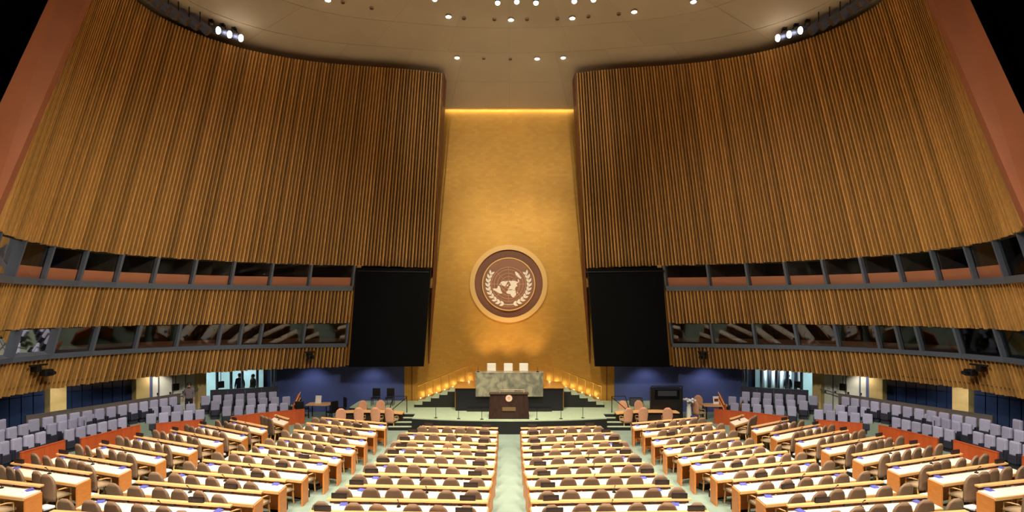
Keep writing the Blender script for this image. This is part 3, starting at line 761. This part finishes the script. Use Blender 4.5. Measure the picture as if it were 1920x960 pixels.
for s in (-1, 1):
    for sec, rn, lift, P0, P1, n in ROWS:
        p0 = Vector((P0[0]*-s, P0[1], 0)); p1 = Vector((P1[0]*-s, P1[1], 0)); dv = p1 - p0
        nrm = Vector((-dv.y, dv.x, 0)).normalized()
        if nrm.x*s < 0: nrm = -nrm                       # outward
        rz = math.atan2(-nrm.x, nrm.y)
        # carpeted tier under the row
        Lr = dv.length; e = dv.normalized()
        tier = [p0 - e*.35 - nrm*.42, p1 + e*.35 - nrm*.42, p1 + e*.35 + nrm*.45, p0 - e*.35 + nrm*.45]
        if rn == 3: tier[2] += nrm*1.6; tier[3] += nrm*1.6
        if sum(tier[i].x*tier[(i + 1) % 4].y - tier[(i + 1) % 4].x*tier[i].y for i in range(4)) < 0: tier = tier[::-1]
        tag(MB().prism([(p.x, p.y) for p in tier], -.05, lift).build('floor_tier', 'carpet'), kind='structure')
        for i in range(n):
            p = p0 + dv*(i/(n - 1)); key = (s, sec, rn); cnt[key] = cnt.get(key, 0) + 1
            place(SEAT, (p.x, p.y, lift), rz, '%s lavender tip-up seat counted from the back, %s row, %s %s section' % (ORD[cnt[key]], ('', 'front', 'second', 'rear')[rn], SIDE[s], sec), 'seat', 'blue theatre seats along the sides', 'theater_seat')
    # orange parapets and grey back parapets
    def wallseg(name, A, B, z0, z1, th, m, label, cat, cap=None):
        a = Vector((A[0]*-s, A[1], 0)); b = Vector((B[0]*-s, B[1], 0)); dv = b - a; t = empty(name, ((a + b)/2).to_tuple(), math.atan2(dv.y, dv.x))
        n = max(1, round(dv.length/.9))
        for i in range(n): MB().box((-dv.length/2 + (i + .5)*dv.length/n, 0, (z0 + z1)/2), (dv.length/n - .006, th, z1 - z0)).build('panel', m, t)
        MB().box((0, 0, z1 + .015), (dv.length, th + .02, .03)).build('cap', cap or m, t)
        tag(t, label, cat)
    PAR = [((-13.75, 28.06), (-12.7, 29.05), -.05, .75, 'outer part beside the front seats'), ((-12.7, 29.05), (-10.87, 30.2), -.05, .75, 'inner part beside the front seats'), ((-16.4, 26.4), (-14.7, 27.3), -.05, .76, 'farther half before the middle seats'),
           ((-17.0, 22.55), (-16.37, 25.2), -.05, .95, 'nearer half before the middle seats'), ((-17.1, 19.9), (-17.0, 21.75), 0, 1.08, 'before the rear seats'), ((-17.2, 17.2), (-17.15, 19.0), 0, 1.2, 'nearest piece before the rear seats')]
    for A, B, z0, z1, d in PAR: wallseg('wooden_parapet', A, B, z0, z1, .07, 'parapet', 'orange wooden parapet on the %s side, %s' % (SIDE[s], d), 'parapet')
    for A, B, z1, d in [((-20.2, 23.75), (-17.3, 29.85), 1.62, 'middle'), ((-16.3, 31.0), (-13.2, 32.45), 1.62, 'front'), ((-20.6, 19.2), (-20.4, 22.2), 1.9, 'rear')]:
        wallseg('grey_parapet', A, B, .1, z1, .12, 'grey_parapet' if d != 'front' else 'seat_dark', 'grey low wall behind the %s section of %s side seats' % (d, SIDE[s]), 'low wall')
    # small wooden writing ledge before the rear seats
# ------------------------------------------------------------------ lower perimeter wall under the slats
def lowp(deg, z, out=0, s=-1):
    p = shell(deg, 1.5, 1.107, s, out); return Vector((p.x, p.y, z))
def curve_box(d0, d1, z0, z1, o0, o1, s): 
    return MB().hexa([lowp(d0, z0, o0, s), lowp(d1, z0, o0, s), lowp(d1, z0, o1, s), lowp(d0, z0, o1, s), lowp(d0, z1, o0, s), lowp(d1, z1, o0, s), lowp(d1, z1, o1, s), lowp(d0, z1, o1, s)])
FZ = .45; CZ = 3.2
dn = 0; pw = 0
for s in (-1, 1):
    n = SIDE[s]
    # soffit above
    mb = MB(); dd = [36 + i*3 for i in range(24)]
    for d in dd: mb.v += [shell(d, 2.78, 1.0, s, .05), shell(d, 2.78, 1.0, s, 7.5)]
    for i in range(len(dd) - 1): mb.f.append((2*i, 2*i + 1, 2*i + 3, 2*i + 2))
    tag(mb.build('ceiling_soffit_' + n, 'booth'), kind='structure')
    # lobby beyond the glass
    mb = MB(); dd = [46 + i*1.5 for i in range(14)]
    for d in dd: mb.v += [lowp(d, 0, 3.6, s), lowp(d, CZ, 3.6, s)]
    for i in range(len(dd) - 1): mb.f.append((2*i, 2*i + 1, 2*i + 3, 2*i + 2))
    tag(mb.build('wall_lobby_' + n, 'lobby'), kind='structure')
    mb = MB()
    for d in dd: mb.v += [lowp(d, FZ, -1.2, s), lowp(d, FZ, 3.6, s)]
    for i in range(len(dd) - 1): mb.f.append((2*i, 2*i + 1, 2*i + 3, 2*i + 2))
    tag(mb.build('floor_lobby_' + n, 'tread'), kind='structure')
    for d in (50, 55.5, 61):
        p = lowp(d, 2.7, 2.0, s); lamp('AREA', 'lobby_light', p, 55 if d < 58 else 28, (.82, .95, 1.0), size=1.2)
    for (a, b) in ((71.98, 73.6), (63.45, 64.88), (57.08, 58.08)):
        pw += 1
        pl = tag(curve_box(a, b, 0, CZ, -.3, .2, s).build('pillar', 'beige'), '%s beige stone pillar from the front under the %s slatted wall' % (ORD[{71.98: 3, 63.45: 2, 57.08: 1}[a]], n), 'pillar', 'beige pillars under the slatted walls')
    mb = MB()
    for i in range(28):
        a = 64.6 + i; q = curve_box(a, a + 1, 0, CZ, .16, .26, s); mb.add(q.v, q.f)
    wd = tag(mb.build('wall_navy_' + n, 'navy'), kind='structure')
    for (a, b, c) in ((64.88, 71.98, 7), (73.6, 84.0, 9)):
        for i in range(c):
            for z0, z1 in ((0, 1.9), (1.93, CZ)):
                x0 = a + (b - a)*i/c; x1 = a + (b - a)*(i + 1)/c
                curve_box(x0 + .05, x1 - .05, z0, z1, .04, .15, s).build('panel', 'navy_panel', wd)
    # blue sliver and cream doors
    curve_box(62.81, 63.45, 0, CZ, .0, .1, s).build('blue_strip', 'blue_wall', wd)
    for (a, b) in ((62.17, 62.78), (60.63, 62.05), (59.18, 60.55), (58.12, 59.1)):
        dn += 1
        dr = tag(curve_box(a, b, FZ, 2.75, .02, .07, s).build('door_%d' % dn, 'door_white'), kind='structure')
        curve_box(a + .12*(b - a), a + .22*(b - a), 1.35, 1.47, -.05, .02, s).build('door_handle', 'matte_black', dr)
        curve_box(b, b + .08, FZ, 2.9, -.02, .1, s).build('door_frame', 'frame', dr)
    # glazing by the front corner
    gl = tag(curve_box(47.9, 57.08, 0, FZ + .15, 0, .1, s).build('wall_glazing_' + n, 'frame'), kind='structure')
    xs = [47.9, 48.35, 50.33, 52.29, 53.71, 55.42, 57.0]
    for i in range(len(xs) - 1):
        curve_box(xs[i] + .1, xs[i + 1] - .1, FZ + .15, 2.9, .03, .05, s).build('pane', 'glass_door', gl)
        curve_box(xs[i] - .1, xs[i] + .1, FZ, 2.9, -.03, .12, s).build('mullion', 'frame', gl)
    # little dark sign boxes hanging before the doors
    for k, d in enumerate((55.3, 60.55)):
        sg = empty('hanging_sign', lowp(d, 1.75, -.25, s)); rz_ = math.atan2(-(lowp(d, 0, 1, s) - lowp(d, 0, 0, s)).x, (lowp(d, 0, 1, s) - lowp(d, 0, 0, s)).y)
        sg.rotation_euler = (0, 0, rz_)
        MB().box((0, 0, 0), (.36, .12, .38), bevel=.02).build('box', 'matte_black', sg); MB().cyl((0, 0, .19), (0, 0, 1.0), .02, .02, 6).build('rod', 'matte_black', sg)
        tag(sg, 'small dark box hanging before the %s on the %s' % (('bright glazing', 'cream doors')[k], n), 'sign box')
    # slanting hand bar across the doors
    tag(MB().tube([lowp(62.0, 1.15, -.5, s), lowp(59.2, 1.5, -.5, s), lowp(58.2, 1.6, -.5, s)], .03, 6).build('door_rail', 'frame'), 'thin slanting rail crossing in front of the %s cream doors' % n, 'rail')

# ------------------------------------------------------------------ wall cameras on the lower slats
for s, d, big in ((-1, 80.61, 1), (-1, 45.95, 0), (1, 45.05, 0), (1, 80.43, 1)):
    p = shell(d, 3.55, 1.0, s, -.30); z = 1.0 if big else .8
    c = empty('wall_camera', p); inn = (shell(d, 3.5, 1, s, 0) - shell(d, 3.5, 1, s, 1)); inn.z = 0; inn.normalize(); tn = Vector((-inn.y, inn.x, 0))
    rot = math.atan2(tn.y, tn.x)
    MB().box((0, 0, .14*z), (.75*z, .12, .07), rz=rot).build('mount_bar', 'matte_black', c)
    MB().box(-inn*.12, (.22*z, .34, .30*z), rz=rot, bevel=.02).build('bracket', 'matte_black', c)
    q = tn*(-s*.36*z if big else 0) + Vector((0, 0, -.22*z))
    MB().box(q, (.40*z, .34, .30*z), rz=rot, bevel=.05).build('camera_body', 'matte_black', c)
    MB().cyl(q + inn*.15, q + inn*.42, .10*z, .08*z, 12).build('camera_lens', 'matte_black', c)
    tag(c, 'black %s camera bracketed on the %s lower slatted wall %s' % ('broadcast' if big else 'compact', SIDE[s], 'near the frame edge' if big else 'near the screen'), 'camera')

# ------------------------------------------------------------------ side tables beside the stage
def curved_table(s):
    t = empty('conference_table', (s*7.1, 29.45, 0), 0)
    out = []; inn = []
    for i in range(13):
        a = -1 + 2*i/12; x = a*1.65; y = .30 - .35*a*a
        out.append((x, y + .32 + s*a*.15)); inn.append((x, y - .32 + s*a*.15))
    poly = inn + out[::-1]
    MB().prism(poly, .71, .76).build('table_top', 'ledge_wood', t)
    MB().prism([(x, y + .18) for x, y in inn] + [(x, y - .40) for x, y in out[::-1]], .05, .71).build('apron', 'plate_face', t)
    return tag(t, 'curved wooden conference table at the %s foot of the stage' % SIDE[s], 'table')
for s in (-1, 1):
    curved_table(s)
    near = [(-1.45, -.62, .35), (-.55, -.30, .1), (.35, -.28, -.1), (1.15, -.45, -.3)] if s < 0 else [(-1.2, -.45, .3), (-.35, -.28, .1), (.95, -.40, -.2)]
    for i, (x, y, r) in enumerate(near):
        place(PINK, (s*7.1 + x, 29.45 + y - .05, 0), r, '%s pinkish tan chair from left, near side of the %s curved table' % (ORD[i + 1], SIDE[s]), 'chair', 'tan chairs at the curved tables', 'delegate_chair')
    far = [(-.9, 1.0), (0.1, 1.12)] if s < 0 else [(-.95, .95), (-.05, 1.05), (.85, .98)]
    for i, (x, y) in enumerate(far):
        place(PINK, (s*7.1 + x, 29.45 + y, 0), math.pi + random.uniform(-.2, .2), '%s pinkish tan chair from left, far side of the %s curved table' % (ORD[i + 1], SIDE[s]), 'chair', 'tan chairs at the curved tables', 'delegate_chair')
    # black equipment cases on the stage edge
    for i, (x, y) in enumerate([(-7.5, 31.9), (-6.7, 31.9)] if s < 0 else [(7.1, 31.8)]):
        e = empty('black_stage_chair' if s < 0 else 'monitor_speaker', (x, y, .67))
        if s < 0:
            MB().box((0, 0, .42), (.46, .46, .07), bevel=.02).build('seat', 'matte_black', e); MB().box((0, .22, .70), (.44, .06, .46), bevel=.025).build('backrest', 'matte_black', e)
            for a in (-1, 1):
                for b in (-1, 1): MB().cyl((a*.2, b*.2, 0), (a*.19, b*.19, .4), .018, .018, 6).build('leg', 'matte_black', e)
            tag(e, '%s black chair on the stage behind the left curved table' % ('outer', 'inner')[i], 'chair')
        else:
            MB().hexa([(-.35, -.25, 0), (.35, -.25, 0), (.35, .25, 0), (-.35, .25, 0), (-.35, -.05, .42), (.35, -.05, .42), (.35, .25, .42), (-.35, .25, .42)]).build('cabinet', 'matte_black', e)
            MB().hexa([(-.30, -.25, .05), (.30, -.25, .05), (.30, -.2, .05), (-.30, -.2, .05), (-.30, -.09, .38), (.30, -.09, .38), (.30, -.05, .38), (-.30, -.05, .38)]).build('grille', 'seat_dark', e)
            tag(e, 'black wedge speaker on the stage behind the right curved table', 'speaker')
# far corner tables
def corner_table(s, x, y):
    t = empty('corner_table', (x, y, 0))
    MB().prism([(-.7, -.4), (.5, -.5), (.75, 0), (.5, .45), (-.7, .4)], .72, .77).build('table_top', 'ledge_wood', t)
    for a, b in ((-.55, -.3), (.45, -.35), (.45, .3), (-.55, .3)): MB().cyl((a, b, 0), (a, b, .72), .03, .03, 6).build('leg', 'matte_black', t)
    tag(t, 'small wooden table in the %s corner below the blue wall' % SIDE[s], 'table')
corner_table(-1, -10.6, 31.9); corner_table(1, 11.4, 31.6)
dark = empty('office_chair', (0, 0, 0))
MB().box((0, 0, .45), (.5, .48, .08), bevel=.03).build('seat', 'matte_black', dark); MB().box((0, -.24, .78), (.46, .07, .56), bevel=.03).build('backrest', 'matte_black', dark)
MB().cyl((0, 0, .08), (0, 0, .42), .03, .03, 8).build('stem', 'matte_black', dark)
for k in range(5): MB().tube([(0, 0, .09), (.27*math.cos(k*1.2566), .27*math.sin(k*1.2566), .03)], .022, 5).build('foot', 'matte_black', dark)
for i, (x, y, r) in enumerate([(-11.5, 31.2, .3), (-11.6, 32.2, -1.0), (-9.5, 32.1, 2.2), (-9.7, 31.1, .9)]):
    place(dark, (x, y, 0), r, 'dark office chair at the %s of the left corner table' % ('near left', 'far left', 'far right', 'near right')[i], 'chair', 'dark chairs at the left corner table', 'office_chair')
for i, (x, y, r) in enumerate([(10.4, 31.0, -1.2), (10.75, 32.3, 2.9), (12.35, 31.1, .9)]):
    place(PINK if i < 2 else CHAIR, (x, y, 0), r, '%s wooden armed chair at the right corner table' % ('left', 'far', 'right')[i], 'chair', 'chairs at the right corner table', 'delegate_chair')
for s, x, y in ((-1, -10.75, 32.0), (1, 11.55, 31.75)):
    e = empty('standing_notice', (x, y, .771), .1*s)
    MB().hexa([(-.17, -.02, 0), (.17, -.02, 0), (.17, .0, 0), (-.17, .0, 0), (-.17, .05, .42), (.17, .05, .42), (.17, .07, .42), (-.17, .07, .42)]).build('sheet', 'paper', e)
    MB().hexa([(-.05, .03, 0), (.05, .03, 0), (.05, .16, 0), (-.05, .16, 0), (-.05, .05, .3), (.05, .05, .3), (.05, .07, .3), (-.05, .07, .3)]).build('stand', 'matte_black', e)
    if s > 0: MB().box((0, .012, .21), (.22, .03, .16)).build('picture', 'jamb', e)
    tag(e, 'white upright notice standing on the %s corner table' % SIDE[s], 'notice')
# flowers on a stand, blue bin
fl = empty('flower_stand', (9.75, 30.9, 0))
MB().cyl((0, 0, 0), (0, 0, .78), .16, .12, 14).build('pedestal', 'white', fl)
MB().cyl((0, 0, .78), (0, 0, .98), .08, .12, 12).build('vase', 'white', fl)
for i in range(16):
    a = i*2.4; r = .12 + .016*i
    MB().ball((math.cos(a)*r, math.sin(a)*r, 1.12 + .06*math.sin(i*1.7)), .085, (1, 1, .7), 8, 5).build('blossom', 'paper', fl, smooth=True)
for i in range(6): MB().tube([(0, 0, .95), (.15*math.cos(i), .15*math.sin(i), 1.08)], .012, 4).build('stem', 'green', fl)
tag(fl, 'white flower arrangement on a pale pedestal near the right corner table', 'flowers')
bn = empty('blue_bin', (9.55, 29.4, 0))
MB().cyl((0, 0, 0), (0, 0, .5), .14, .18, 16).build('body', 'blue_bin', bn); MB().cyl((0, 0, .5), (0, 0, .53), .19, .19, 16).build('rim', 'blue_bin', bn)
tag(bn, 'deep blue round bin standing below the white flowers', 'bin')
# black monitor cart
mc = empty('monitor_cart', (8.35, 30.35, 0))
MB().box((0, 0, 1.02), (1.6, .5, 1.7), bevel=.03).build('cabinet', 'matte_black', mc)
MB().box((0, -.26, 1.55), (1.3, .04, .5)).build('monitor', 'screen', mc)
MB().box((0, -.29, 1.62), (1.0, .02, .28)).build('monitor_glass', 'seat_dark', mc)
MB().tube([(-.82, -.2, .2), (-.82, -.2, 1.98), (.82, -.2, 1.98), (.82, -.2, .2)], .035, 6).build('frame', 'matte_black', mc)
for a in (-.65, .65):
    for b in (-.18, .18): MB().cyl((a - .02, b, .07), (a + .02, b, .07), .07, .07, 10).build('wheel', 'matte_black', mc)
MB().box((0, 0, .14), (1.6, .5, .08)).build('base', 'matte_black', mc)
tag(mc, 'tall black equipment cart with monitor before the right blue wall', 'cart')
# slanted wooden rail panels at the inner ends of the side seating
for s in (-1, 1):
    e = empty('wooden_end_rail', (s*11.75, 31.4, 0))
    MB().hexa([(-.04, -.5, 0), (.04, -.5, 0), (.04, .4, 0), (-.04, .4, 0), (-.04, -.5, .8), (.04, -.5, .8), (.04, .4, 1.35), (-.04, .4, 1.35)]).build('panel', 'parapet', e)
    MB().tube([(s*-.07, -.5, .86), (s*-.07, .4, 1.42)], .03, 6).build('rail', 'ledge_wood', e)
    MB().tube([(s*-.07, -.5, .58), (s*-.07, .4, 1.10)], .025, 6).build('lower_rail', 'ledge_wood', e)
    tag(e, 'slanting wooden end rail beside the %s front seats' % SIDE[s], 'rail')

# ------------------------------------------------------------------ people
def person(loc, rz, label, top, bottom, h=1.72, arm=0.0):
    k = h/1.72
    J = {'pel': (0, 0, .95, .15), 'belly': (0, .01, 1.10, .14), 'chest': (0, 0, 1.30, .16), 'neck': (0, 0, 1.47, .06), 'head0': (0, .01, 1.55, .075), 'head1': (0, .02, 1.63, .098), 'head2': (0, .0, 1.70, .07),
         'sl': (-.17, 0, 1.40, .075), 'el': (-.23, -.02, 1.13, .048), 'wl': (-.24, .06 + arm, .90 + arm*.6, .033), 'hl': (-.24, .09 + arm, .81 + arm*.7, .036),
         'sr': (.17, 0, 1.40, .075), 'er': (.24, -.02, 1.13, .048), 'wr': (.25, .05, .90, .033), 'hr': (.25, .07, .81, .036),
         'tl': (-.10, 0, .88, .105), 'kl': (-.11, .02, .50, .068), 'al': (-.11, -.03, .10, .045), 'fl': (-.12, .12, .04, .04),
         'tr': (.10, 0, .88, .105), 'kr': (.11, .03, .50, .068), 'ar': (.11, .0, .10, .045), 'fr': (.12, .15, .04, .04)}
    E = [('pel', 'belly'), ('belly', 'chest'), ('chest', 'neck'), ('neck', 'head0'), ('head0', 'head1'), ('head1', 'head2'), ('chest', 'sl'), ('sl', 'el'), ('el', 'wl'), ('wl', 'hl'), ('chest', 'sr'), ('sr', 'er'), ('er', 'wr'), ('wr', 'hr'),
         ('pel', 'tl'), ('tl', 'kl'), ('kl', 'al'), ('al', 'fl'), ('pel', 'tr'), ('tr', 'kr'), ('kr', 'ar'), ('ar', 'fr')]
    names = list(J); me = bpy.data.meshes.new('body')
    me.from_pydata([tuple(c*k for c in J[n][:3]) for n in names], [(names.index(a), names.index(b)) for a, b in E], [])
    o = bpy.data.objects.new('tmp', me); COL.objects.link(o)
    sk = o.modifiers.new('skin', 'SKIN'); ss = o.modifiers.new('sub', 'SUBSURF'); ss.levels = 2; ss.render_levels = 2
    for i, n in enumerate(names):
        r = J[n][3]*k; sv = me.skin_vertices[0].data[i]; sv.radius = (r*(1.25 if n in ('chest', 'belly', 'pel') else 1), r*(.8 if n in ('chest', 'belly', 'pel') else 1)); sv.use_root = n == 'pel'
    dg = bpy.context.evaluated_depsgraph_get(); ev = bpy.data.meshes.new_from_object(o.evaluated_get(dg)); bpy.data.objects.remove(o)
    for mm in ('skin', top, bottom, 'hair'): ev.materials.append(M[mm])
    for p in ev.polygons:
        c = p.center/k
        p.material_index = 0
        if c.z > 1.48: p.material_index = 0
        elif abs(c.x) > .19 and c.z < 1.0: p.material_index = 0
        elif c.z > .95: p.material_index = 1
        elif c.z > .09: p.material_index = 2
        else: p.material_index = 3
    ev.shade_smooth()
    t = empty('person', loc, rz)
    link('body', ev, t)
    MB().ball((0, -.012*k, 1.655*k), .112*k, (.95, 1.02, 1.05), 12, 8).build('hair', 'hair', t, smooth=True)
    MB().ball((0, .112*k, 1.60*k), .018*k, (.8, 1, 1.3), 6, 4).build('nose', 'skin', t, smooth=True)
    return tag(t, label, 'person')
person((-16.75, 29.75, .45), R(200), 'person in grey top and black trousers standing in the left side aisle', 'grey_cloth', 'dark_cloth', 1.74)
pa = lowp(51.7, FZ, .9, -1); pb = lowp(50.0, FZ, .9, -1)
person(pa.to_tuple(), R(40), 'person in dark clothes behind the left corner glazing', 'dark_cloth', 'dark_cloth', 1.78)
person(pb.to_tuple(), R(80), 'person in olive brown clothes behind the left corner glazing', 'olive_cloth', 'dark_cloth', 1.70)
pc = lowp(52.3, FZ, 1.4, 1)
person(pc.to_tuple(), R(120), 'person in dark clothes in the lobby behind the right glazing', 'dark_cloth', 'dark_cloth', 1.7)
# dark striped curtain in the right lobby
cu = empty('lobby_curtain', lowp(50.6, FZ, 2.4, 1)); rz_ = R(-42)
for i in range(9):
    a = Matrix.Rotation(rz_, 3, 'Z') @ Vector((-1.0 + i*.25, 0, 1.05))
    MB().cyl((a.x, a.y, .02), (a.x, a.y, 2.1), .11, .10, 8).build('curtain_fold', 'seat_dark' if i % 2 else 'paper', cu, smooth=True)
tag(cu, 'black and white striped hanging behind the right lobby glass', 'curtain')
